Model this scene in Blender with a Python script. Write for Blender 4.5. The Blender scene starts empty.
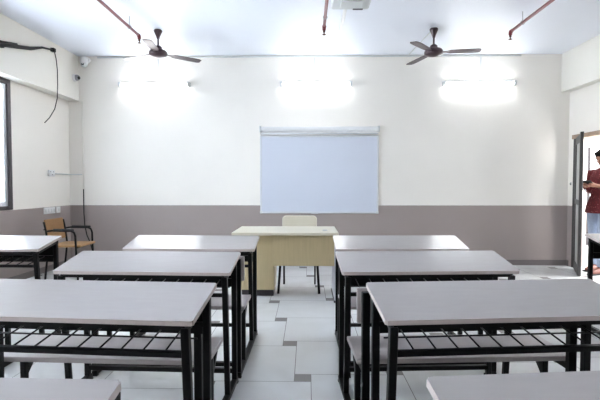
import bpy, bmesh, math, random
from mathutils import Vector, Matrix
random.seed(7)
PI = math.pi
C = bpy.context.scene.collection
S = bpy.context.scene

# ---------------------------------------------------------------- camera, world, light, exposure
cam_d = bpy.data.cameras.new('camera'); cam = bpy.data.objects.new('camera', cam_d); C.objects.link(cam)
cam.location = (0, 0, 1.22)
cam.rotation_euler = (PI/2 - 0.0342, 0, 0.0173)
cam_d.sensor_width = 36; cam_d.lens = 433.5/600*36; cam_d.clip_start = 0.02
S.camera = cam
S.view_settings.view_transform = 'Standard'
S.view_settings.look = 'None'
S.view_settings.gamma = 1
S.view_settings.use_curve_mapping = False
S.view_settings.exposure = 0.87
W = bpy.data.worlds.new('daylight'); S.world = W; W.use_nodes = True
bg = W.node_tree.nodes['Background']
bg.inputs['Color'].default_value = (0.93, 0.97, 1.0, 1); bg.inputs['Strength'].default_value = 3.2
TUBE = 23.0      # emission of the fluorescent tubes

def area(name, loc, rot, sx, sy, power, col):
    d = bpy.data.lights.new(name, 'AREA'); d.shape = 'RECTANGLE'; d.size = sx; d.size_y = sy
    d.energy = power; d.color = col
    o = bpy.data.objects.new(name, d); C.objects.link(o); o.location = loc; o.rotation_euler = rot
    return o
# area lamps standing in for daylight at the left wall windows and the open door
area('window_daylight', (-3.95, 4.2, 1.72), (0, -PI/2, 0), 1.5, 2.0, 170, (.95, .98, 1))
area('window_daylight', (-3.95, 0.9, 1.72), (0, -PI/2, 0), 1.5, 2.4, 130, (1, .985, .96))  # added lamp at a guessed window out of view, lights the near desks
area('door_daylight', (4.9, 5.9, 1.3), (0, PI/2, 0), 1.8, 1.2, 60, (1, .98, .95))

# ---------------------------------------------------------------- materials
def lin(c): return tuple((x/12.92 if x <= .04045 else ((x+.055)/1.055)**2.4) for x in c)
def mat(name, rgb, rough=.5, metal=0, spec=.5, noise=None, bump=None, emit=None, coat=0):
    m = bpy.data.materials.new(name); m.use_nodes = True
    nt = m.node_tree; b = nt.nodes['Principled BSDF']
    col = (*lin(rgb), 1)
    b.inputs['Base Color'].default_value = col
    b.inputs['Roughness'].default_value = rough; b.inputs['Metallic'].default_value = metal
    b.inputs['Specular IOR Level'].default_value = spec
    b.inputs['Coat Weight'].default_value = coat
    tc = nt.nodes.new('ShaderNodeTexCoord')
    if noise:
        sc, amt = noise[:2]
        n = nt.nodes.new('ShaderNodeTexNoise'); n.inputs['Scale'].default_value = sc; n.inputs['Detail'].default_value = 4
        r = nt.nodes.new('ShaderNodeMapRange'); r.inputs['From Min'].default_value = .3; r.inputs['From Max'].default_value = .7
        r.inputs['To Min'].default_value = 1-amt; r.inputs['To Max'].default_value = 1+amt
        mx = nt.nodes.new('ShaderNodeVectorMath'); mx.operation = 'SCALE'
        mx.inputs[0].default_value = col[:3]
        if len(noise) > 2:
            mp = nt.nodes.new('ShaderNodeMapping'); mp.inputs['Scale'].default_value = noise[2]
            nt.links.new(tc.outputs['Object'], mp.inputs[0]); nt.links.new(mp.outputs[0], n.inputs['Vector'])
        else: nt.links.new(tc.outputs['Object'], n.inputs['Vector'])
        nt.links.new(n.outputs[0], r.inputs['Value']); nt.links.new(r.outputs[0], mx.inputs['Scale'])
        nt.links.new(mx.outputs[0], b.inputs['Base Color'])
    if bump:
        n = nt.nodes.new('ShaderNodeTexNoise'); n.inputs['Scale'].default_value = bump[0]
        bp = nt.nodes.new('ShaderNodeBump'); bp.inputs['Strength'].default_value = bump[1]; bp.inputs['Distance'].default_value = .003
        nt.links.new(tc.outputs['Object'], n.inputs['Vector']); nt.links.new(n.outputs[0], bp.inputs['Height'])
        nt.links.new(bp.outputs[0], b.inputs['Normal'])
    if emit:
        b.inputs['Emission Color'].default_value = (*emit[0], 1); b.inputs['Emission Strength'].default_value = emit[1]
    return m

M = {}
M['ceiling'] = mat('ceiling_paint', (.915, .93, .965), .42, noise=(.8, .015))
M['beam'] = mat('beam_paint', (.92, .905, .87), .75, noise=(1.2, .015), bump=(60, .15))
M['black'] = mat('black_powder_coated_steel', (.02, .02, .025), .45, 0, .25)
M['top'] = mat('grey_white_laminate', (.71, .69, .685), .20, 0, .6, noise=(9, .02, (1, 6, 1)))
M['edge'] = mat('beige_board_edge', (.76, .715, .70), .5, noise=(14, .03))
M['seat'] = mat('taupe_laminate', (.66, .63, .625), .40, noise=(9, .03, (1, 6, 1)))
M['white'] = mat('white_plastic', (.90, .90, .90), .4)
M['offwhite'] = mat('aged_white_plastic', (.82, .83, .83), .45)
M['board'] = mat('whiteboard_enamel', (.82, .84, .89), .25, noise=(2, .01))
M['alu'] = mat('pale_aluminium', (.84, .85, .87), .35, .3)
M['lightwood'] = mat('maple_laminate', (.77, .70, .55), .42, noise=(5, .05, (12, 12, .8)))
M['lighttop'] = mat('cream_laminate', (.86, .83, .75), .35, noise=(5, .02, (1, 8, 1)))
M['greyboard'] = mat('pale_grey_board', (.70, .71, .73), .5)
M['cream'] = mat('cream_vinyl', (.86, .83, .76), .55, bump=(200, .1))
M['tan'] = mat('tan_plywood', (.62, .47, .31), .5, noise=(6, .12, (1, 14, 14)))
M['darkbrown'] = mat('dark_steel_frame', (.28, .26, .27), .45, .3)
M['red'] = mat('red_sprinkler_pipe_paint', (.47, .10, .15), .4)
M['brass'] = mat('brass_sprinkler', (.40, .27, .24), .35, .8)
M['fan'] = mat('brown_fan_enamel', (.29, .22, .24), .3, .3)
M['steel'] = mat('brushed_steel', (.6, .6, .62), .3, .9)
M['rubber'] = mat('black_rubber', (.07, .07, .08), .7)
M['glassdark'] = mat('dark_lens_glass', (.03, .03, .04), .08)
M['doorgrey'] = mat('grey_door_panel', (.70, .70, .69), .4, .1, noise=(3, .05))
M['doorframe'] = mat('dark_grey_door_steel', (.24, .23, .23), .45, 0)
M['doorhead'] = mat('weathered_brown_door_head', (.62, .53, .46), .6, noise=(20, .15))
M['baseboard'] = mat('dark_taupe_skirting', (.45, .42, .42), .4)
M['skin'] = mat('skin', (.50, .34, .27), .5)
M['hair'] = mat('black_hair', (.045, .04, .04), .9, 0, .1, bump=(150, .8))
M['jeans'] = mat('pale_blue_denim', (.56, .61, .70), .85, noise=(40, .08))
M['shoe'] = mat('brown_leather', (.45, .27, .23), .5)
M['yard'] = mat('pale_concrete', (.80, .78, .75), .85, noise=(3, .05))
M['render'] = mat('white_render', (.88, .87, .86), .85, noise=(2, .03))
M['tube'] = mat('fluorescent_glow', (1, 1, 1), .5, emit=((.93, .97, 1.0), TUBE))
M['screenglass'] = mat('phone_glass', (.04, .04, .05), .1)

g = bpy.data.materials.new('window_glass'); g.use_nodes = True
nt = g.node_tree; nt.nodes.clear()
o_ = nt.nodes.new('ShaderNodeOutputMaterial'); mx = nt.nodes.new('ShaderNodeMixShader'); tr = nt.nodes.new('ShaderNodeBsdfTransparent')
gl = nt.nodes.new('ShaderNodeBsdfGlossy'); gl.inputs['Roughness'].default_value = .03
fr = nt.nodes.new('ShaderNodeFresnel'); fr.inputs[0].default_value = 1.45
tl_n = nt.nodes.new('ShaderNodeBsdfTranslucent'); tl_n.inputs[0].default_value = (.84, .88, .93, 1)     # obscured glass
fm = nt.nodes.new('ShaderNodeMixShader'); fm.inputs[0].default_value = .7
nt.links.new(tr.outputs[0], fm.inputs[1]); nt.links.new(tl_n.outputs[0], fm.inputs[2])
tr.inputs[0].default_value = (.92, .96, 1, 1)
nt.links.new(fr.outputs[0], mx.inputs[0]); nt.links.new(fm.outputs[0], mx.inputs[1]); nt.links.new(gl.outputs[0], mx.inputs[2]); nt.links.new(mx.outputs[0], o_.inputs[0])
M['glass'] = g

def wall_material():
    m = bpy.data.materials.new('two_tone_wall_paint'); m.use_nodes = True
    nt = m.node_tree; b = nt.nodes['Principled BSDF']; N = nt.nodes.new; L = nt.links.new
    geo = N('ShaderNodeNewGeometry'); sp = N('ShaderNodeSeparateXYZ'); L(geo.outputs['Position'], sp.inputs[0])
    n = N('ShaderNodeTexNoise'); n.inputs['Scale'].default_value = 30
    L(geo.outputs['Position'], n.inputs['Vector'])
    ad = N('ShaderNodeMath'); ad.operation = 'MULTIPLY_ADD'; L(n.outputs[0], ad.inputs[0]); ad.inputs[1].default_value = .006; L(sp.outputs['Z'], ad.inputs[2])
    gt = N('ShaderNodeMath'); gt.operation = 'GREATER_THAN'; L(ad.outputs[0], gt.inputs[0]); gt.inputs[1].default_value = .914
    mix = N('ShaderNodeMix'); mix.data_type = 'RGBA'
    L(gt.outputs[0], mix.inputs[0]); mix.inputs[6].default_value = (*lin((.625, .58, .565)), 1); mix.inputs[7].default_value = (*lin((.94, .92, .89)), 1)
    n2 = N('ShaderNodeTexNoise'); n2.inputs['Scale'].default_value = 1.3; n2.inputs['Detail'].default_value = 5; L(geo.outputs['Position'], n2.inputs['Vector'])
    r = N('ShaderNodeMapRange'); r.inputs['From Min'].default_value = .3; r.inputs['From Max'].default_value = .7; r.inputs['To Min'].default_value = .975; r.inputs['To Max'].default_value = 1.02
    L(n2.outputs[0], r.inputs[0])
    vm = N('ShaderNodeVectorMath'); vm.operation = 'SCALE'; L(mix.outputs[2], vm.inputs[0]); L(r.outputs[0], vm.inputs['Scale'])
    L(vm.outputs[0], b.inputs['Base Color'])
    rr = N('ShaderNodeMapRange'); L(gt.outputs[0], rr.inputs[0]); rr.inputs['To Min'].default_value = .38; rr.inputs['To Max'].default_value = .6
    L(rr.outputs[0], b.inputs['Roughness'])
    bp = N('ShaderNodeBump'); bp.inputs['Strength'].default_value = .12; bp.inputs['Distance'].default_value = .003
    n3 = N('ShaderNodeTexNoise'); n3.inputs['Scale'].default_value = 45; L(geo.outputs['Position'], n3.inputs['Vector']); L(n3.outputs[0], bp.inputs['Height']); L(bp.outputs[0], b.inputs['Normal'])
    return m
M['wall'] = wall_material()

def tile_material():
    # large square tiles with a small dark insert at each corner (pinwheel bond)
    a, bb, gr = .596, .105, .0022
    m = bpy.data.materials.new('glossy_floor_tiles'); m.use_nodes = True
    nt = m.node_tree; B = nt.nodes['Principled BSDF']; N = nt.nodes.new; L = nt.links.new
    geo = N('ShaderNodeNewGeometry'); sp = N('ShaderNodeSeparateXYZ'); L(geo.outputs['Position'], sp.inputs[0])
    def mth(op, x, y=None, z=None):
        n = N('ShaderNodeMath'); n.operation = op
        for i, v in enumerate((x, y, z)):
            if v is None: continue
            if isinstance(v, (int, float)): n.inputs[i].default_value = v
            else: L(v, n.inputs[i])
        return n.outputs[0]
    ox, oy = -.03-bb/2, 2.706+bb/2
    px = mth('SUBTRACT', sp.outputs['X'], ox); py = mth('SUBTRACT', sp.outputs['Y'], oy)
    q = a*a+bb*bb
    u = mth('DIVIDE', mth('ADD', mth('MULTIPLY', px, a), mth('MULTIPLY', py, bb)), q)
    v = mth('DIVIDE', mth('SUBTRACT', mth('MULTIPLY', py, a), mth('MULTIPLY', px, bb)), q)
    fu = mth('SUBTRACT', u, mth('FLOOR', u)); fv = mth('SUBTRACT', v, mth('FLOOR', v))
    qx = mth('SUBTRACT', mth('MULTIPLY', fu, a), mth('MULTIPLY', fv, bb))
    qy = mth('ADD', mth('MULTIPLY', fu, bb), mth('MULTIPLY', fv, a))
    def inside(x0, x1, y0, y1):
        r = None
        for c, s in ((mth('GREATER_THAN', qx, x0+gr), 0), (mth('LESS_THAN', qx, x1-gr), 0), (mth('GREATER_THAN', qy, y0+gr), 0), (mth('LESS_THAN', qy, y1-gr), 0)):
            r = c if r is None else mth('MULTIPLY', r, c)
        return r
    V = {(0, 0): (0, 0), (1, 0): (a, bb), (0, 1): (-bb, a), (1, 1): (a-bb, a+bb), (-1, 0): (-a, -bb), (0, -1): (bb, -a)}
    big = None
    for k in ((0, 0), (0, 1), (-1, 0), (1, 0), (0, -1)):
        cx, cy = V[k]; i = inside(cx, cx+a, cy, cy+a); big = i if big is None else mth('MAXIMUM', big, i)
    small = None
    for k in ((0, 0), (1, 0), (0, 1), (1, 1)):
        cx, cy = V[k]; i = inside(cx, cx+bb, cy-bb, cy); small = i if small is None else mth('MAXIMUM', small, i)
    m1 = N('ShaderNodeMix'); m1.data_type = 'RGBA'; L(big, m1.inputs[0])
    m1.inputs[6].default_value = (*lin((.52, .51, .50)), 1)
    n = N('ShaderNodeTexNoise'); n.inputs['Scale'].default_value = 1.6; n.inputs['Detail'].default_value = 6; n.inputs['Distortion'].default_value = 1.2
    L(geo.outputs['Position'], n.inputs['Vector'])
    cr = N('ShaderNodeValToRGB'); cr.color_ramp.elements[0].position = .35; cr.color_ramp.elements[0].color = (*lin((.84, .84, .835)), 1)
    cr.color_ramp.elements[1].position = .65; cr.color_ramp.elements[1].color = (*lin((.88, .885, .885)), 1)
    L(n.outputs[0], cr.inputs[0]); L(cr.outputs[0], m1.inputs[7])
    m2 = N('ShaderNodeMix'); m2.data_type = 'RGBA'; L(small, m2.inputs[0]); L(m1.outputs[2], m2.inputs[6]); m2.inputs[7].default_value = (*lin((.56, .545, .54)), 1)
    L(m2.outputs[2], B.inputs['Base Color'])
    B.inputs['Roughness'].default_value = .16
    return m
M['floor'] = tile_material()

def shirt_material():
    m = bpy.data.materials.new('red_checked_cotton'); m.use_nodes = True
    nt = m.node_tree; b = nt.nodes['Principled BSDF']; N = nt.nodes.new; L = nt.links.new
    tc = N('ShaderNodeTexCoord'); vo = N('ShaderNodeTexVoronoi'); vo.inputs['Scale'].default_value = 38; L(tc.outputs['Object'], vo.inputs['Vector'])
    cr = N('ShaderNodeValToRGB'); e = cr.color_ramp.elements
    e[0].position = .12; e[0].color = (*lin((.62, .45, .45)), 1); e[1].position = .2; e[1].color = (*lin((.42, .09, .13)), 1)
    e2 = e.new(.55); e2.color = (*lin((.33, .06, .10)), 1)
    L(vo.outputs['Distance'], cr.inputs[0]); L(cr.outputs[0], b.inputs['Base Color']); b.inputs['Roughness'].default_value = .8
    return m
M['shirt'] = shirt_material()

# ---------------------------------------------------------------- mesh helpers
class MB:
    def __init__(s): s.bm = bmesh.new()
    def box(s, x0, x1, y0, y1, z0, z1, bev=0, mi=0, rot=None, seg=1):
        t = bmesh.new(); bmesh.ops.create_cube(t, size=1)
        for v in t.verts: v.co = Vector(((x0+x1)/2+v.co.x*(x1-x0), (y0+y1)/2+v.co.y*(y1-y0), (z0+z1)/2+v.co.z*(z1-z0)))
        if bev: bmesh.ops.bevel(t, geom=t.edges[:], offset=bev, segments=seg, affect='EDGES', profile=.5)
        s._add(t, rot, mi); return s
    def _add(s, t, rot=None, mi=0, smooth=False):
        if rot is not None: bmesh.ops.transform(t, matrix=rot, verts=t.verts)
        vm = {}
        for v in t.verts: vm[v] = s.bm.verts.new(v.co)
        for f in t.faces:
            try:
                nf = s.bm.faces.new([vm[v] for v in f.verts]); nf.material_index = mi or f.material_index; nf.smooth = smooth or f.smooth
            except ValueError: pass
        t.free()
    def bar(s, p, q, w, h=None, mi=0, bev=0, up=(0, 0, 1)):
        # rectangular bar from p to q, w sideways, h along 'up'
        p, q = Vector(p), Vector(q); h = h or w
        d = (q-p); L = d.length; d.normalize(); u = Vector(up)
        if abs(d.dot(u)) > .95: u = Vector((0, 1, 0))
        x = d.cross(u).normalized(); u = x.cross(d)
        t = bmesh.new(); bmesh.ops.create_cube(t, size=1)
        for v in t.verts: v.co = Vector((v.co.x*w, v.co.y*L, v.co.z*h))
        if bev: bmesh.ops.bevel(t, geom=t.edges[:], offset=bev, segments=1, affect='EDGES')
        R = Matrix((x, d, u)).transposed().to_4x4(); R.translation = (p+q)/2
        s._add(t, R, mi); return s
    def tube(s, pts, r, n=10, mi=0, cap=True):
        pts = [Vector(p) for p in pts]; rs = r if isinstance(r, (list, tuple)) else [r]*len(pts)
        rings = []; prev = None
        for i, p in enumerate(pts):
            a = pts[max(i-1, 0)]; b = pts[min(i+1, len(pts)-1)]; d = (b-a).normalized()
            if prev is None:
                u = Vector((0, 0, 1)) if abs(d.z) < .9 else Vector((0, 1, 0))
            else: u = prev
            x = d.cross(u).normalized(); u = x.cross(d).normalized(); prev = u
            rings.append([s.bm.verts.new(p + rs[i]*(math.cos(2*PI*k/n)*x + math.sin(2*PI*k/n)*u)) for k in range(n)])
        for a, b in zip(rings, rings[1:]):
            for k in range(n):
                f = s.bm.faces.new((a[k], a[(k+1) % n], b[(k+1) % n], b[k])); f.smooth = True; f.material_index = mi
        if cap:
            for rg in (rings[0], rings[-1]):
                f = s.bm.faces.new(rg); f.material_index = mi
        return s
    def lathe(s, prof, c=(0, 0, 0), n=24, mi=0, axis='Z', smooth=True):
        c = Vector(c); rings = []
        for r, z in prof:
            ring = []
            for k in range(n):
                x, y = r*math.cos(2*PI*k/n), r*math.sin(2*PI*k/n)
                v = {'Z': (x, y, z), 'Y': (x, z, y), 'X': (z, x, y)}[axis]
                ring.append(s.bm.verts.new(c+Vector(v)))
            rings.append(ring)
        for a, b in zip(rings, rings[1:]):
            for k in range(n):
                f = s.bm.faces.new((a[k], a[(k+1) % n], b[(k+1) % n], b[k])); f.smooth = smooth; f.material_index = mi
        for rg in (rings[0], rings[-1]): f = s.bm.faces.new(rg); f.material_index = mi
        return s
    def ell(s, c, r, rot=None, mi=0, u=20, v=12):
        t = bmesh.new(); bmesh.ops.create_uvsphere(t, u_segments=u, v_segments=v, radius=1)
        m = Matrix.Diagonal((*r, 1))
        if rot is not None: m = rot.to_4x4() @ m
        m = Matrix.Translation(c) @ m
        s._add(t, m, mi, True); return s
    def loft(s, secs, n=24, mi=0):
        # secs: (centre, rx, ry) horizontal ellipses
        rings = []
        for c, rx, ry in secs:
            c = Vector(c); rings.append([s.bm.verts.new(c+Vector((rx*math.cos(2*PI*k/n), ry*math.sin(2*PI*k/n), 0))) for k in range(n)])
        for a, b in zip(rings, rings[1:]):
            for k in range(n):
                f = s.bm.faces.new((a[k], a[(k+1) % n], b[(k+1) % n], b[k])); f.smooth = True; f.material_index = mi
        for rg in (rings[0], rings[-1]): s.bm.faces.new(rg)
        return s
    def obj(s, name, m, parent=None, loc=None):
        bmesh.ops.recalc_face_normals(s.bm, faces=s.bm.faces)
        me = bpy.data.meshes.new(name); s.bm.to_mesh(me); s.bm.free()
        for x in (m if isinstance(m, (list, tuple)) else [m]): me.materials.append(M[x] if isinstance(x, str) else x)
        o = bpy.data.objects.new(name, me); C.objects.link(o)
        if parent: o.parent = parent
        if loc: o.location = loc
        return o
def tag(o, label=None, cat=None, group=None, kind=None):
    if label: o['label'] = label
    if cat: o['category'] = cat
    if group: o['group'] = group
    if kind: o['kind'] = kind
    return o
def thing(name, label, cat, loc=(0, 0, 0), rz=0, group=None):
    o = bpy.data.objects.new(name, None); C.objects.link(o); o.location = loc; o.rotation_euler = (0, 0, rz)
    return tag(o, label, cat, group)
def kids(o): return [c for c in bpy.data.objects if c.parent == o]
def copy_tree(o, parent=None):
    c = o.copy(); C.objects.link(c); c.parent = parent
    for ch in kids(o): copy_tree(ch, c)
    return c
def remeshed(o, voxel, smooth=4):
    r = o.modifiers.new('r', 'REMESH'); r.mode = 'VOXEL'; r.voxel_size = voxel; r.use_smooth_shade = True
    if smooth:
        k = o.modifiers.new('s', 'SMOOTH'); k.iterations = smooth; k.factor = .5
    bpy.context.view_layer.update()
    dg = bpy.context.evaluated_depsgraph_get()
    me = bpy.data.meshes.new_from_object(o.evaluated_get(dg)); me.name = o.name
    o.modifiers.clear(); mats = list(o.data.materials); o.data = me
    me.materials.clear()
    for x in mats: me.materials.append(x)
    for p in me.polygons: p.use_smooth = True; p.material_index = 0
    return o

# ---------------------------------------------------------------- setting
XL, XR, YB, YN, ZC = -3.668, 3.941, 6.634, -2.6, 3.185
T = .2
def struct(name, mb, m, parent=None): return tag(mb.obj(name, m, parent), kind='structure' if parent is None else None)
struct('floor', MB().box(XL-T, XR+T, YN-T, YB+T, -.1, 0), 'floor')
struct('ceiling', MB().box(XL-T, XR+T, YN-T, YB+T, ZC, ZC+.15), 'ceiling')
struct('wall_back', MB().box(XL-T, XR+T, YB, YB+T, 0, ZC), 'wall')
struct('wall_front', MB().box(XL-T, XR+T, YN-T, YN, 0, ZC), 'wall')
def wall_x(name, x0, x1, holes):
    mb = MB(); ys = YN
    for (a, b, z0, z1) in holes:
        mb.box(x0, x1, ys, a, 0, ZC)
        if z0 > 0: mb.box(x0, x1, a, b, 0, z0)
        mb.box(x0, x1, a, b, z1, ZC); ys = b
    mb.box(x0, x1, ys, YB, 0, ZC)
    return struct(name, mb, 'wall')
WH = [(-.4, 2.1, .915, 2.51), (3.05, 5.32, .915, 2.51)]  # first opening is an unseen window, added to light the near desks
wall_x('wall_left', XL-T, XL, WH)
DY0, DY1, DZ = 5.2, 6.5, 1.93
wall_x('wall_right', XR, XR+T, [(DY0, DY1, 0, DZ)])
struct('trim_1', MB().box(XL, -3.504, YN, YB, 2.51, ZC), 'beam')
struct('trim_2', MB().box(3.809, XR, YN, YB, 2.614, ZC), 'beam')
struct('baseboard_back', MB().box(XL, XR, YB-.012, YB, 0, .085, .003), 'baseboard')
struct('baseboard_left', MB().box(XL, XL+.012, YN, YB-.012, 0, .085, .003), 'baseboard')
bb = MB().box(XR-.012, XR, YN, DY0-.08, 0, .085, .003).box(XR-.012, XR, DY1+.08, YB-.012, 0, .085, .003)
struct('baseboard_right', bb, 'baseboard')

for i, (a, b, z0, z1) in enumerate(WH):
    w = bpy.data.objects.new('window_%d' % (2-i), None); C.objects.link(w); w.location = (XL, (a+b)/2, z0); tag(w, kind='structure')
    L = (b-a)/2; H = z1-z0
    f = MB(); x0, x1 = -.05, .012; G = .06
    f.box(x0, x1, -L, -L+G, 0, H, .004).box(x0, x1, L-G, L, 0, H, .004).box(x0, x1, -L+G, L-G, 0, .05, .004).box(x0, x1, -L+G, L-G, H-.06, H, .004)
    f.obj('window_frame', 'darkbrown', w)
    for s in (-1, 1):
        y0, y1 = (-L+G, .03) if s < 0 else (-.03, L-G)
        xx = -.065 if s < 0 else -.028
        sash = MB()
        sash.box(xx-.017, xx+.017, y0, y0+.055, .05, H-.06).box(xx-.017, xx+.017, y1-.055, y1, .05, H-.06)
        sash.box(xx-.017, xx+.017, y0+.055, y1-.055, .05, .105).box(xx-.017, xx+.017, y0+.055, y1-.055, H-.115, H-.06)
        so = sash.obj('sash', 'alu', w)
        MB().box(xx-.003, xx+.003, y0+.055, y1-.055, .105, H-.115).obj('pane', 'glass', so)

# door opening with frame and the leaf swung into the room
d = bpy.data.objects.new('door_1', None); C.objects.link(d); d.location = (XR, (DY0+DY1)/2, 0); tag(d, kind='structure')
h = (DY1-DY0)/2
MB().box(-.012, .10, -h-.0, -h+.05, 0, DZ, .003).box(-.012, .10, h-.05, h, 0, DZ, .003).obj('door_frame', 'doorframe', d)
MB().box(-.02, .12, -h-.03, h+.03, DZ-.03, DZ+.03, .003).obj('door_head', 'doorhead', d)
leaf = bpy.data.objects.new('door_leaf', None); C.objects.link(leaf); leaf.parent = d
hy = 6.38-(DY0+DY1)/2
leaf.location = (-.03, hy, 0)
ex, ey = 3.612-(XR-.03), 5.79-6.38
LL = math.hypot(ex, ey); leaf.rotation_euler = (0, 0, math.atan2(ey, ex))
lf = MB().box(0, .07, -.02, .02, .01, 1.9, .003).box(LL-.075, LL, -.02, .02, .01, 1.925, .003).box(.07, LL-.075, -.018, .018, .01, .13).box(.07, LL-.075, -.018, .018, 1.80, 1.9).box(.07, LL-.075, -.018, .018, .95, 1.02)
lf.obj('leaf_frame', 'doorframe', leaf)
MB().box(.07, LL-.075, -.008, .008, .13, 1.80).obj('leaf_panel', 'doorgrey', leaf)
hd = MB().tube([(LL-.04, .02, 1.0), (LL-.04, .05, 1.0), (LL-.04, .055, 1.03), (LL-.04, .055, 1.13), (LL-.04, .05, 1.16), (LL-.04, .02, 1.16)], .007)
hd.obj('door_handle', 'steel', leaf)

# outside the door
struct('ground', MB().box(XR+T, 16, -4, 20, -.12, -.01), 'yard')
po = MB().box(-.035, .035, -.035, .035, 0, 2.0, .005).box(-.1, .1, -.1, .1, 0, .02, .003).obj('metal_post', 'darkbrown', None, (5.74, 9.0, -.01))
tag(po, 'slim grey metal post standing outside beyond the doorway', 'post')

# ---------------------------------------------------------------- desk with attached bench
DW, DD, H1, H2 = .9945, .3114, .8105, .7445
def make_desk():
    root = thing('school_desk', '', 'school desk')
    hw = DW/2; sl = math.atan2(H1-H2, DD); th = .019
    # desktop: sloping slab with pale laminate above and beige banding round the edge
    t = bmesh.new(); nrm = Vector((0, -math.sin(sl), math.cos(sl)))
    A = [Vector((-hw, -DD, H2)), Vector((hw, -DD, H2)), Vector((hw, 0, H1)), Vector((-hw, 0, H1))]
    up = [t.verts.new(p) for p in A]; dn = [t.verts.new(p-nrm*th) for p in A]
    t.faces.new(up); t.faces.new(dn[::-1])
    for k in range(4): t.faces.new((up[k], dn[k], dn[(k+1) % 4], up[(k+1) % 4]))
    vert_edges = [e for e in t.edges if (e.verts[0] in up) != (e.verts[1] in up)]
    bmesh.ops.bevel(t, geom=vert_edges, offset=.006, segments=3, affect='EDGES')
    bmesh.ops.recalc_face_normals(t, faces=t.faces)
    for f in t.faces: f.material_index = 0 if f.normal.z > .9 else 1
    mb = MB(); mb._add(t); mb.obj('desktop', ['top', 'edge'], root)
    def under(y): return H1+(H1-H2)*y/DD-th-.003      # underside height at y
    lx = hw-.035
    for sx in (-1, 1):
        x = sx*lx
        MB().bar((x, -.03, .035), (x, -.03, under(-.03)), .03, .03, bev=.003).obj('leg', 'black', root)
        MB().bar((x, -.225, .035), (x, -DD+.025, under(-DD+.02)-.012), .03, .03, bev=.003, up=(1, 0, 0)).obj('leg', 'black', root)
        MB().bar((x, -.045, under(-.045)-.014), (x, -DD+.04, under(-DD+.04)-.014), .028, .028).obj('top_rail', 'black', root)
        MB().box(x-.017, x+.017, -.815, .0, .006, .036, .003).obj('floor_rail', 'black', root)
        for yy in (-.01, -.803): MB().box(x-.018, x+.018, yy-.012, yy+.012, 0, .008).obj('foot', 'rubber', root)
        # bench side: post, seat leg, gusset
        MB().box(x-.017, x+.017, -.812, -.780, .036, .755, .003).obj('back_post', 'black', root)
        MB().bar((x, -.60, .036), (x, -.60, .395), .028, .028, bev=.003).obj('seat_leg', 'black', root)
        sr = MB().box(x-.014, x+.014, -.78, -.475, .395, .420)
        sr.obj('seat_rail', 'black', root)
        br = MB().bar((x, -.50, .39), (x, -.59, .30), .02, .02).obj('seat_brace', 'black', root)
    # modesty panel on the far side, front apron, cross bars
    MB().box(-lx+.015, lx-.015, -.024, -.014, .60, under(-.03)-.004).obj('front_panel', 'black', root)
    MB().bar((-lx, -DD+.03, under(-DD+.03)-.012), (lx, -DD+.03, under(-DD+.03)-.012), .022, .022).obj('apron', 'black', root)
    for yy, zz in ((-.03, .085), (-.796, .085)):
        MB().box(-lx+.015, lx-.015, yy-.013, yy+.013, zz-.013, zz+.013).obj('cross_bar', 'black', root)
    MB().box(-lx+.015, lx-.015, -.645, -.62, .398, .420).obj('seat_cross_bar', 'black', root)
    # wire book shelf
    sh = MB().box(-lx, lx, -.285, -.264, .603, .623).box(-lx, lx, -.045, -.027, .636, .654)
    so = sh.obj('book_shelf', 'black', root)
    rod = MB(); rod.tube([(-lx, -.155, .628), (lx, -.155, .628)], .0035, 6)
    n = 11
    for k in range(1, n): 
        x = -lx + 2*lx*k/n
        rod.tube([(x, -.27, .617), (x, -.035, .648)], .0035, 6)
    rod.obj('shelf_rods', 'black', so)
    # seat and backrest
    sw = hw-.003
    MB().box(-sw, sw, -.765, -.465, .422, .446, .004, seg=2).obj('seat', 'seat', root)
    MB().box(-hw, hw, -.779, -.760, .612, .768, .004, seg=2).obj('backrest', 'seat', root)
    return root
proto = make_desk()
E1 = 'white-topped black-framed desk with attached bench'
cols = [ # x, y of the inner far corner, rotation, side, label
 (-.390, 3.505, -.014, -1, 'left aisle-side desk nearest the teacher table, its bench hidden by the desks behind'),
 (-.410, 2.642, -.034, -1, 'left aisle-side desk second behind the teacher table'),
 (-.380, 1.80, -.066, -1, 'left aisle-side desk third behind the teacher table, its wire book shelf in full view'),
 (-.391, 0.893, -.020, -1, 'closest desk on the left, cut by the bottom edge, only its grey top showing'),
 (.207, 3.522, .019, 1, 'right aisle-side desk nearest the teacher table, its far end close to the grey wall'),
 (.173, 2.67, .058, 1, 'right aisle-side desk second behind the teacher table, bench panel poking out at its aisle end'),
 (.247, 1.82, .090, 1, 'right aisle-side desk third behind the teacher table, wire book shelf and slanted legs in view'),
 (.254, 0.919, .094, 1, 'closest desk on the right, cut by the bottom edge, only its grey top showing'),
 (-1.993, 3.473, -.007, -1, 'desk by the window wall at the left edge, in front of the wooden armchair'),
 (2.349, 3.705, 0.0, 1, 'desk at the right edge in front of the open door, only its corner in view'),
]
first = True
for i, (x, y, t, side, lab) in enumerate(cols):
    o = proto if first else copy_tree(proto); first = False
    cx = x + side*math.cos(t)*DW/2; cy = y + side*math.sin(t)*DW/2
    o.location = (cx, cy, 0); o.rotation_euler = (0, 0, t)
    tag(o, lab, 'school desk', 'school desks with attached benches')
    if i in (2, 6):      # the back boards of these two benches sit lower and a little off centre
        for ch in kids(o):
            if ch.name.startswith('backrest'): ch.location = (-.035 if i == 2 else 0, 0, -.04)
            if ch.name.startswith('back_post'): ch.location.z = .0; ch.scale.z = .96

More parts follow.
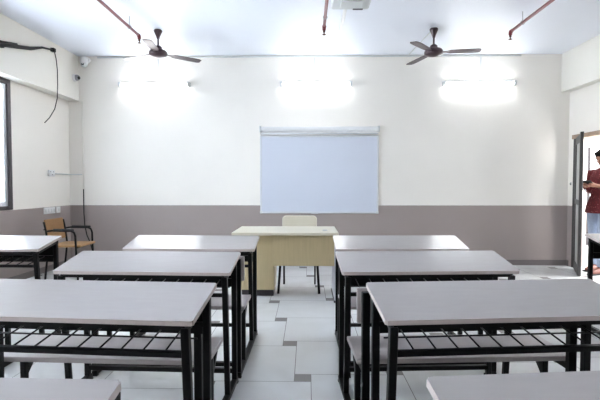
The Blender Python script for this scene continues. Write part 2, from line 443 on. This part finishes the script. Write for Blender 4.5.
# ---------------------------------------------------------------- teacher table
t = thing('teacher_table', 'light wood teacher table with side cupboard below the whiteboard', 'table', (-.235, 4.72, 0))
MB().box(-.535, .55, -.36, .34, .712, .74, .004, seg=2).obj('tabletop', 'lighttop', t)
cb = MB().box(-.50, -.128, .0, .32, .07, .710, .002).obj('cupboard', 'lightwood', t)
MB().box(-.494, -.135, -.016, -.002, .078, .700, .002).obj('cupboard_door', 'lightwood', cb)
MB().tube([(-.46, -.018, .50), (-.46, -.035, .50), (-.46, -.035, .60), (-.46, -.018, .60)], .004, 8).obj('handle', 'steel', cb)
MB().box(-.49, -.14, .02, .30, .0, .069).obj('plinth', 'darkbrown', t)
MB().box(-.126, .515, -.235, -.217, .38, .710, .002).obj('modesty_panel', 'lightwood', t)
sd = MB().box(.517, .540, -.25, .30, .02, .710, .002).obj('side_panel', 'greyboard', t)
MB().box(.508, .548, -.26, .31, 0, .02, .002).obj('foot_rail', 'darkbrown', t)
MB().lathe([(.028, 0), (.028, .003), (.02, .005)], (.42, -.12, .74), 20).obj('cable_grommet', 'greyboard', t)

# teacher chair behind the table, facing the class
c = thing('teacher_chair', 'cream upholstered chair with black legs tucked behind the teacher table', 'chair', (-.098, 5.08, 0))
MB().box(-.21, .21, -.22, .2, .41, .46, .018, seg=3).obj('seat', 'cream', c)
bk = MB().box(-.2, .2, .28, .32, .56, .86, .045, seg=4)
# keep the rounding within the thin pad
bk.bm.free(); bk = MB()
n = 8; prof = []
for (cx, cz, a0) in ((.17, .797, 0), (-.17, .797, 90), (-.17, .60, 180), (.17, .60, 270)):
    for k in range(n+1):
        a = math.radians(a0+90*k/n); prof.append((cx+.045*math.cos(a), cz+.045*math.sin(a)))
def slab(mb, prof, y0, y1, rnd=.008):
    rings = []
    for (yy, s) in ((y0, .96), (y0+rnd, 1), (y1-rnd, 1), (y1, .96)):
        cz = sum(p[1] for p in prof)/len(prof)
        rings.append([mb.bm.verts.new((p[0]*s, yy, cz+(p[1]-cz)*s)) for p in prof])
    for a, b in zip(rings, rings[1:]):
        for k in range(len(prof)): f = mb.bm.faces.new((a[k], a[(k+1) % len(prof)], b[(k+1) % len(prof)], b[k])); f.smooth = True
    mb.bm.faces.new(rings[0]); mb.bm.faces.new(rings[-1])
slab(bk, prof, .27, .315)
bk.obj('backrest', 'cream', c)
for sx in (-1, 1):
    MB().tube([(sx*.230, -.245, 0), (sx*.205, -.2, .40)], .014, 10).obj('leg', 'black', c)
    MB().tube([(sx*.19, .225, 0), (sx*.19, .21, .40), (sx*.15, .262, .56), (sx*.15, .262, .66)], .011, 10).obj('leg', 'black', c)
MB().tube([(-.205, -.2, .40), (.205, -.2, .40)], .009, 8).tube([(-.19, .21, .40), (.19, .21, .40)], .009, 8).obj('seat_frame', 'black', c)

# ---------------------------------------------------------------- wooden armchair in the corner, facing +x
c = thing('wooden_armchair', 'tan wooden armchair with black metal arms in the left corner', 'armchair', (-3.07, 5.60, 0), .05)
MB().box(-.2, .20, -.215, .215, .435, .462, .008, seg=2).obj('seat', 'tan', c)
R = Matrix.Translation((-.225, 0, .64)) @ Matrix.Rotation(math.radians(-8), 4, 'Y')
MB().box(-.011, .011, -.215, .215, -.13, .145, .008, rot=R, seg=2).obj('backrest', 'tan', c)
for s in (-1, 1):
    y = s*.235
    MB().tube([(.17, y, 0), (.15, y, .40), (.145, y, .58), (.13, y, .625), (.09, y, .645), (-.14, y, .65), (-.215, y, .64)], .0125, 10).obj('leg', 'black', c)
    MB().tube([(-.24, y, 0), (-.19, y, .44), (-.215, y, .64), (-.24, y, .76)], .0125, 10).obj('leg', 'black', c)
    MB().tube([(.12, y, .651), (-.12, y, .655)], [.02, .02], 10).obj('armrest', 'rubber', c)
MB().tube([(-.195, -.235, .43), (-.195, .235, .43)], .01, 8).tube([(.15, -.235, .43), (.15, .235, .43)], .01, 8).tube([(-.245, -.235, .66), (-.245, .235, .66)], .006, 8).obj('seat_frame', 'black', c)

# ---------------------------------------------------------------- whiteboard and rolled screen
w = thing('whiteboard', 'large blank whiteboard with thin pale frame on the back wall', 'whiteboard', (.178, YB, .79))
MB().box(-.885, .885, -.022, -.004, .02, 1.17).obj('writing_surface', 'board', w)
fr = MB().box(-.9, .9, -.028, -.002, 0, .026, .004, seg=2).box(-.9, .9, -.028, -.002, 1.16, 1.186, .004).box(-.9, -.877, -.028, -.002, .026, 1.16, .003).box(.877, .9, -.028, -.002, .026, 1.16, .003)
fr.obj('frame', 'alu', w)
for sx in (-1, 1): MB().box(sx*.885-.02, sx*.885+.02, -.032, -.002, -.004, .034, .008, seg=2).obj('corner_cap', 'offwhite', w)
MB().box(-.12, -.02, -.05, -.028, -.004, .008, .003).obj('pen_ledge', 'alu', w)
p = thing('projector_screen', 'rolled white projector screen in its long housing above the whiteboard', 'projector screen', (.178, YB, 1.985))
MB().box(-.885, .885, -.10, -.012, .045, .115, .02, seg=4).obj('housing', 'white', p)
for sx in (-1, 1):
    MB().box(sx*.892-.010, sx*.892+.010, -.105, 0, .035, .125, .004).obj('end_cap', 'offwhite', p)
MB().box(-.875, .875, -.058, -.046, .012, .046).obj('rolled_fabric', 'white', p)
MB().tube([(-.89, -.052, .010), (.89, -.052, .010)], .010, 10).obj('bottom_bar', 'alu', p)

# ---------------------------------------------------------------- tube lights
def make_tube():
    r = thing('tube_light', '', 'tube light')
    MB().box(-.505, .505, -.04, 0, -.008, .035, .005).obj('fixture', 'white', r)
    for s in (-1, 1): MB().box(s*.523-.02, s*.523+.02, -.09, 0, -.032, .032, .006, seg=2).obj('end_cap', 'offwhite', r)
    MB().tube([(-.50, -.064, -.012), (.50, -.064, -.012)], .016, 12).obj('lamp_tube', 'tube', r)
    return r
tl = make_tube()
for i, (x, lab) in enumerate(((-2.32, 'glowing wall tube light left of the whiteboard, behind the left fan'), (.127, 'glowing wall tube light directly above the whiteboard'), (2.57, 'glowing wall tube light right of the whiteboard, beside the right fan'))):
    o = tl if i == 0 else copy_tree(tl)
    o.location = (x, YB, 2.745); tag(o, lab, 'tube light', 'tube lights on the back wall')
for x, wh in ((-2.2, 'window side'), (0, 'middle'), (2.2, 'door side')):  # extra lamps out of view, added to brighten the near part of the room
    o = copy_tree(tl); o.location = (x, YN, 2.6); o.rotation_euler = (0, 0, PI); tag(o, 'added unseen tube light on the rear wall behind the camera, '+wh, 'tube light', 'added unseen tube lights on the rear wall')

# ---------------------------------------------------------------- ceiling fans
def make_fan():
    r = thing('ceiling_fan', '', 'ceiling fan')
    MB().lathe([(.046, 0), (.053, -.012), (.048, -.03), (.022, -.09), (.016, -.115)], n=20).obj('canopy', 'fan', r)
    MB().tube([(0, 0, -.10), (0, 0, -.26)], .011, 10).obj('rod', 'fan', r)
    MB().lathe([(.018, -.195), (.045, -.215), (.05, -.245), (.1, -.262), (.115, -.285), (.115, -.315), (.09, -.332), (.03, -.345), (.01, -.348)], n=28).obj('motor', 'fan', r)
    for k in range(3):
        a = k*2*PI/3; R = Matrix.Rotation(a, 4, 'Z')
        bm = bmesh.new(); prof = [(.09, .028), (.16, .035), (.20, .052), (.28, .056), (.44, .060), (.53, .056), (.56, .040)]
        tilt = math.radians(-6); up = []; dn = []
        for (x, hw) in prof:
            z = -.297-(.015*(x-.09)); tl_ = tilt if x > .17 else 0
            ys = (-hw, hw)
            up.append([bm.verts.new((x, y, z+math.tan(tl_)*y+.003)) for y in ys]); dn.append([bm.verts.new((x, y, z+math.tan(tl_)*y-.003)) for y in ys])
        for i in range(len(prof)-1):
            bm.faces.new((up[i][0], up[i+1][0], up[i+1][1], up[i][1])); bm.faces.new((dn[i][1], dn[i+1][1], dn[i+1][0], dn[i][0]))
            bm.faces.new((up[i][0], dn[i][0], dn[i+1][0], up[i+1][0])); bm.faces.new((up[i][1], up[i+1][1], dn[i+1][1], dn[i][1]))
        bm.faces.new((up[0][0], up[0][1], dn[0][1], dn[0][0])); bm.faces.new((up[-1][1], up[-1][0], dn[-1][0], dn[-1][1]))
        mb = MB(); mb._add(bm, R); mb.obj('blade', 'fan', r)
    return r
fan = make_fan(); fan.location = (-1.895, 5.53, ZC); fan.rotation_euler = (0, 0, math.radians(36)); tag(fan, 'brown three-blade ceiling fan left of the whiteboard, near the left red pipe', 'ceiling fan', 'ceiling fans')
f2 = copy_tree(fan); f2.location = (1.585, 5.54, ZC); f2.rotation_euler = (0, 0, math.radians(-10)); tag(f2, 'brown three-blade ceiling fan right of the whiteboard, near the right red pipe', 'ceiling fan')

# ---------------------------------------------------------------- sprinkler pipes
def make_pipe():
    r = thing('sprinkler_pipe', '', 'sprinkler pipe')
    MB().tube([(0, -6.8, -.125), (0, 0, -.125)], .017, 12).obj('pipe', 'red', r)
    MB().tube([(0, -.03, -.125), (0, .0, -.127), (0, .012, -.14), (0, .014, -.165)], [.021, .024, .022, .02], 12).obj('elbow', 'red', r)
    MB().lathe([(.013, -.165), (.013, -.185), (.006, -.19), (.006, -.21), (.022, -.213), (.022, -.216), (.004, -.22)], (0, .014, 0), 16).obj('sprinkler_head', 'brass', r)
    for yy in (-.28, -2.3, -4.4):
        h = MB().tube([(0, yy, 0), (0, yy, -.10)], .004, 8)
        h.tube([(.022*math.cos(a), yy, -.125+.022*math.sin(a)) for a in [2*PI*k/16 for k in range(17)]], .003, 6)
        h.obj('hanger', 'steel', r)
    return r
sp = make_pipe()
for i, (x, y, lab) in enumerate(((-2.075, 5.36, 'red sprinkler pipe on the ceiling above the left fan'), (.192, 5.10, 'middle red sprinkler pipe on the ceiling, left of the projector'), (2.435, 5.30, 'red sprinkler pipe on the ceiling right of the right fan'))):
    o = sp if i == 0 else copy_tree(sp)
    o.location = (x, y, ZC); tag(o, lab, 'sprinkler pipe', 'sprinkler pipes')

# ---------------------------------------------------------------- projector
p = thing('projector', 'pale grey projector hanging from the ceiling at the top edge', 'projector', (.40, 3.93, 2.865))
MB().box(-.178, .178, 0, .25, .015, .115, .02, seg=3).obj('case', 'offwhite', p)
MB().box(.025, .12, .215, .238, .010, .017, .002).obj('vent', 'darkbrown', p)
MB().box(-.10, .10, .03, .17, .0, .014, .004).obj('base_plate', 'offwhite', p)
MB().tube([(0, .13, .115), (0, .13, ZC-2.86-.01)], .02, 14).obj('mount_pole', 'white', p)
MB().lathe([(.07, 0), (.07, .01)], (0, .13, ZC-2.86-.0105), 20).obj('mount_plate', 'white', p)
MB().lathe([(.035, .245), (.035, .265), (.028, .27)], (-.09, 0, .065), 20, axis='Y').obj('lens', 'glassdark', p)
tag(MB().box(-.02, .02, -.75, .65, -.014, 0, .003).obj('ceiling_trunking', 'white', None, (.418, 4.95, ZC)), 'white cable trunking strip on the ceiling behind the projector', 'trunking')

# ---------------------------------------------------------------- conduits and small wall items
for x, lab in ((-2.27, 'thin white conduit dropping from the ceiling to the left tube light'), (.10, 'thin white conduit dropping from the ceiling to the middle tube light'), (2.60, 'thin white conduit dropping from the ceiling to the right tube light')):
    tag(MB().tube([(x, YB-.010, ZC-.034), (x, YB-.010, 2.776)], .009, 8).obj('wall_conduit', 'white'), lab, 'conduit', 'conduits above the tube lights')
tag(MB().tube([(-3.2, YB-.013, ZC-.022), (3.2, YB-.013, ZC-.022)], .011, 8).obj('wall_conduit', 'offwhite'), 'long thin horizontal conduit along the top of the back wall', 'conduit')
tag(MB().tube([(1.57, 5.60, ZC-.008), (1.52, YB-.05, ZC-.008)], .007, 8).obj('ceiling_conduit', 'offwhite'), 'thin conduit on the ceiling from the right fan to the back wall', 'conduit')
v = thing('wall_conduit', 'thin pale vertical conduit in the left corner of the back wall', 'conduit', (-3.45, YB, 0))
MB().tube([(0, -.011, 1.16), (0, -.011, 2.50)], .010, 8).obj('pipe', 'beam', v)
cpts = [(0, -.011, 1.20), (0, -.014, 1.0), (.003, -.02, .8), (.02, -.03, .6), (.05, -.03, .45), (.10, -.04, .35), (.14, -.05, .22), (.16, -.05, .09)]
tag(MB().tube(cpts, .008, 8).obj('cord', 'rubber', v), 'black cord hanging out of the lower end')
hc = thing('wall_conduit', 'short pale horizontal conduit from the junction box to the left corner', 'conduit', (XL, 6.2, 1.385))
MB().tube([(.011, .02, 0), (.011, YB-6.2-.012, 0), (.2, YB-6.2-.012, 0)], .009, 8).obj('pipe', 'offwhite', hc)
jb = thing('junction_box', 'small white junction box on the left wall between window and corner', 'junction box', (XL, 6.1, 1.39))
MB().box(0, .03, -.04, .10, -.045, .045, .006, seg=2).obj('box', 'white', jb)
for (yy, zz) in ((-.01, .02), (.06, .02), (.03, -.02)): MB().lathe([(.007, .028), (.007, .033)], (0, yy, zz), 10, axis='X').obj('screw', 'darkbrown', jb)
for (y0, y1, lab, n) in ((5.95, 6.215, 'wide white switch plate on the left wall above the wooden armchair', 4), (6.25, 6.345, 'narrow white switch plate on the left wall closest to the corner', 1)):
    sw = thing('switch_plate', lab, 'switch', (XL, (y0+y1)/2, .86), group='switch plates')
    hw = (y1-y0)/2
    MB().box(0, .014, -hw, hw, -.045, .045, .004, seg=2).obj('plate', 'white', sw)
    for k in range(n):
        yc = -hw+(k+.5)*2*hw/n
        MB().box(.014, .02, yc-.014, yc+.014, -.022, .022, .002).obj('rocker', 'offwhite', sw)
hk = thing('door_latch', 'small dark latch on the right wall beside the door frame', 'latch', (XR, 6.56, 1.24))
MB().box(-.006, 0, -.015, .015, -.022, .022, .002).obj('plate', 'doorgrey', hk)
MB().tube([(-.006, 0, 0), (-.016, 0, 0), (-.016, -.02, -.01)], .005, 8).obj('bolt', 'darkbrown', hk)

# security cameras in the left corner
s1 = thing('security_camera', 'white ball security camera high in the left corner under the ceiling', 'security camera', (-3.36, YB, 3.06), group='security cameras')
MB().lathe([(.045, 0), (.045, -.02), (.03, -.035)], (0, 0, .06), 20, axis='Y').obj('bracket', 'white', s1)
MB().tube([(0, -.03, .06), (0, -.12, .06)], .02, 12).obj('arm', 'white', s1)
MB().lathe([(.025, .09), (.05, .078), (.056, .05), (.056, 0), (.053, -.02)], (0, -.11, 0), 24).obj('housing', 'white', s1)
MB().ell((0, -.11, -.02), (.052, .052, .052)).obj('dome', 'offwhite', s1)
MB().lathe([(.022, 0), (.022, .012), (.016, .016)], (.0, -.16, -.03), 16, axis='Y').obj('lens', 'glassdark', s1)
s2 = thing('security_camera', 'small dark-lensed dome camera on the left beam below the ball camera', 'security camera', (-3.504, 6.50, 2.83), group='security cameras')
MB().lathe([(.055, 0), (.055, .02), (.045, .035)], n=22, axis='X').obj('base', 'white', s2)
MB().ell((.045, 0, 0), (.045, .045, .045)).obj('dome', 'steel', s2)
MB().lathe([(.022, 0), (.022, .02), (.014, .024)], (.072, -.012, -.005), 16, axis='X').obj('lens', 'glassdark', s2)

# black cable bundle along the left beam with thin cable hanging
cb = thing('cable_bundle', 'thick black cable bundle running along the left beam to a clip', 'cable', (-3.504, 5.934, 3.067))
pts = [(.03, 0, 0), (.03, -.25, -.045), (.035, -.50, -.135), (.04, -.80, -.205), (.04, -1.03, -.255), (.03, -1.5, -.33), (.03, -2.2, -.34), (.03, -3, -.30)]
MB().tube(pts, [.011, .014, .022, .024, .026, .026, .026, .026], 12).obj('bundle', 'rubber', cb)
MB().tube([(a+.02, b, c_+.025) for a, b, c_ in pts[3:]], .014, 8).obj('cable', 'rubber', cb)
MB().box(0, .05, -.03, .03, -.025, .025, .005).obj('clip', 'black', cb)
MB().box(0, .05, -1.05, -.99, -.285, -.225, .005).obj('clip', 'black', cb)
MB().tube([(.045, -1.10+.05*math.cos(a), -.28+.07*math.sin(a)) for a in [2*PI*k/18 for k in range(13)]], .005, 8).obj('cable_loop', 'black', cb)
hcn = MB().tube([(.03, .02, -.01), (.03, .06, -.10), (.03, .085, -.25), (.03, .085, -.45), (.03, .07, -.64), (.02, .02, -.80), (.0, -.07, -.93), (-.02, -.15, -1.01)], .006, 8)
tag(hcn.obj('hanging_end', 'black', cb), 'thin loose end dangling down from the clip')

# ---------------------------------------------------------------- person in the doorway
P = thing('person', 'person in red patterned shirt and pale jeans looking down at a phone in the doorway', 'person', (4.12, 6.10, -.01), 0)
P.location.z = 0
P.rotation_euler = (0, 0, math.radians(106))     # faces mostly towards the left of the picture
def lerp(a, b, t): return tuple(a[i]+(b[i]-a[i])*t for i in range(3))
legs = {}
for s in (-1, 1):
    f = .15 if s < 0 else -.02
    legs[s] = [(s*.095, .04, .90), (s*.105, .045+f*.6, .50), (s*.11, .0+f, .085)]
def arm(s): return [(s*.185, .0, 1.395), (s*.235, -.015, 1.13), (s*.085, .23, 1.215)]
def hand(mb, s):
    # palm under the phone, four curled fingers and a thumb
    w = Vector((s*.085, .23, 1.215)); c = Vector((s*.045, .285, 1.225))
    mb.tube([w, lerp(w, c, .5), c, c+Vector((-s*.008, .02, 0))], [.024, .030, .031, .022], 12)
    d = (c-w).normalized()
    for k in range(4):
        off = Vector((0, .028-.018*k, -.006)); b = c+off+Vector((s*.006, .012, -.008))
        L = (.030, .034, .032, .026)[k]
        p1 = b+Vector((-s*L*.7, .012, -.010)); p2 = p1+Vector((-s*L*.7, .004, .006)); p3 = p2+Vector((-s*L*.3, -.004, .014))
        mb.tube([b, p1, p2, p3], [.0095, .009, .008, .0065], 8)
    th = w+d*.035+Vector((0, -.012, .014))
    mb.tube([th, th+Vector((-s*.012, .022, .022)), th+Vector((-s*.026, .042, .026))], [.013, .0105, .008], 8)
body = MB()
body.loft([((0, .04, .86), .15, .095), ((0, .035, .95), .165, .105), ((0, .02, 1.05), .14, .09), ((0, .01, 1.2), .155, .1), ((0, .005, 1.33), .165, .1), ((0, -.005, 1.41), .13, .075), ((0, -.01, 1.45), .06, .055)])
body.tube([(0, -.012, 1.40), (0, 0, 1.47), (0, .02, 1.54)], [.058, .054, .056], 16)
hr = Matrix.Rotation(math.radians(-24), 3, 'X')   # head tips forward towards the phone
hc_ = Vector((0, .035, 1.60))
def hp(x, y, z): return hc_ + hr @ Vector((x, y, z))
body.ell(hp(0, -.008, .02), (.074, .092, .090), hr)
body.ell(hp(0, .018, -.045), (.056, .066, .066), hr)
body.ell(hp(0, .062, -.085), (.026, .024, .018), hr)
body.tube([hp(0, .085, .012), hp(0, .104, -.018), hp(0, .096, -.028)], [.008, .013, .010], 10)
body.ell(hp(0, .078, -.052), (.024, .010, .009), hr)
body.ell(hp(0, .080, .022), (.048, .012, .009), hr)
for s in (-1, 1): body.ell(hp(s*.076, -.005, -.01), (.008, .018, .030), hr)
for s in (-1, 1):
    A, B_, D_ = arm(s)
    body.tube([lerp(A, (0, 0, 1.38), .35), A, lerp(A, B_, .5), B_, lerp(B_, D_, .4), D_], [.05, .052, .046, .040, .038, .025], 14)
    hand(body, s)
    Hh, K, An = legs[s]
    body.tube([Hh, lerp(Hh, K, .4), K, lerp(K, An, .35), An], [.085, .078, .054, .052, .036], 16)
    body.tube([An, (An[0], An[1]+.02, .05), (An[0], An[1]+.12, .03)], [.036, .036, .024], 12)
body = remeshed(body.obj('body', 'skin', P), .0055, 3)
for s in (-1, 1):
    e = MB().ell(hp(s*.030, .079, .006), (.011, .006, .005), hr).obj('eye', 'white', P)
    MB().ell(hp(s*.030, .084, .005), (.005, .003, .0045), hr).obj('iris', 'glassdark', e)
hair = MB()
hair.ell(hp(0, -.018, .035), (.084, .098, .088), hr); hair.ell(hp(0, .045, .082), (.062, .045, .032), hr); hair.ell(hp(0, -.05, -.01), (.074, .062, .07), hr)
hair = remeshed(hair.obj('hair', 'hair', P), .007, 2)
shirt = MB()
shirt.loft([((0, .052, .83), .208, .152), ((0, .042, .95), .196, .140), ((0, .01, 1.08), .168, .116), ((0, .015, 1.2), .175, .120), ((0, .01, 1.33), .185, .118), ((0, -.003, 1.41), .155, .095), ((0, -.008, 1.455), .078, .070)])
for s in (-1, 1):
    A, B_, D_ = arm(s)
    shirt.tube([lerp(A, (0, 0, 1.38), .4), A, lerp(A, B_, .5), B_, lerp(B_, D_, .4), lerp(B_, D_, .86)], [.064, .066, .060, .056, .050, .041], 16)
shirt = remeshed(shirt.obj('shirt', 'shirt', P), .009, 4)
MB().tube([(.085*math.cos(a)*.9, -.003+.078*math.sin(a)*.9, 1.452+.01*math.sin(a)*-1) for a in [2*PI*k/24 for k in range(25)]], .014, 8).obj('collar', 'shirt', P)
jn = MB()
jn.loft([((0, .04, .84), .155, .105), ((0, .04, .90), .166, .110), ((0, .035, .97), .165, .108)])
for s in (-1, 1):
    Hh, K, An = legs[s]
    jn.tube([(Hh[0]*.8, Hh[1], .93), Hh, lerp(Hh, K, .35), K, lerp(K, An, .4), (An[0], An[1], .10)], [.085, .103, .093, .068, .062, .052], 18)
jn = remeshed(jn.obj('jeans', 'jeans', P), .009, 4)
for s in (-1, 1):
    An = legs[s][2]
    sh = MB().tube([(An[0], An[1]-.055, .045), (An[0], An[1]-.02, .055), (An[0], An[1]+.05, .050), (An[0], An[1]+.13, .038), (An[0], An[1]+.185, .030)], [.034, .046, .044, .036, .022], 14).ell((An[0], An[1], .085), (.045, .05, .03))
    so = remeshed(sh.obj('shoe', 'shoe', P), .007, 3)
    MB().box(An[0]-.043, An[0]+.043, An[1]-.09, An[1]+.20, 0, .018, .006, seg=2).obj('sole', 'rubber', so)
ph = thing('phone', 'black mobile phone held in both hands by the person in the doorway', 'phone', (4.12, 6.10, 0), math.radians(106))
Rp = Matrix.Translation((0, .30, 1.262)) @ Matrix.Rotation(math.radians(38), 4, 'X')
MB().box(-.072, .072, -.036, .036, -.005, .004, .003, rot=Rp, seg=2).obj('case', 'rubber', ph)
MB().box(-.066, .066, -.032, .032, .004, .0055, rot=Rp).obj('screen', 'screenglass', ph)
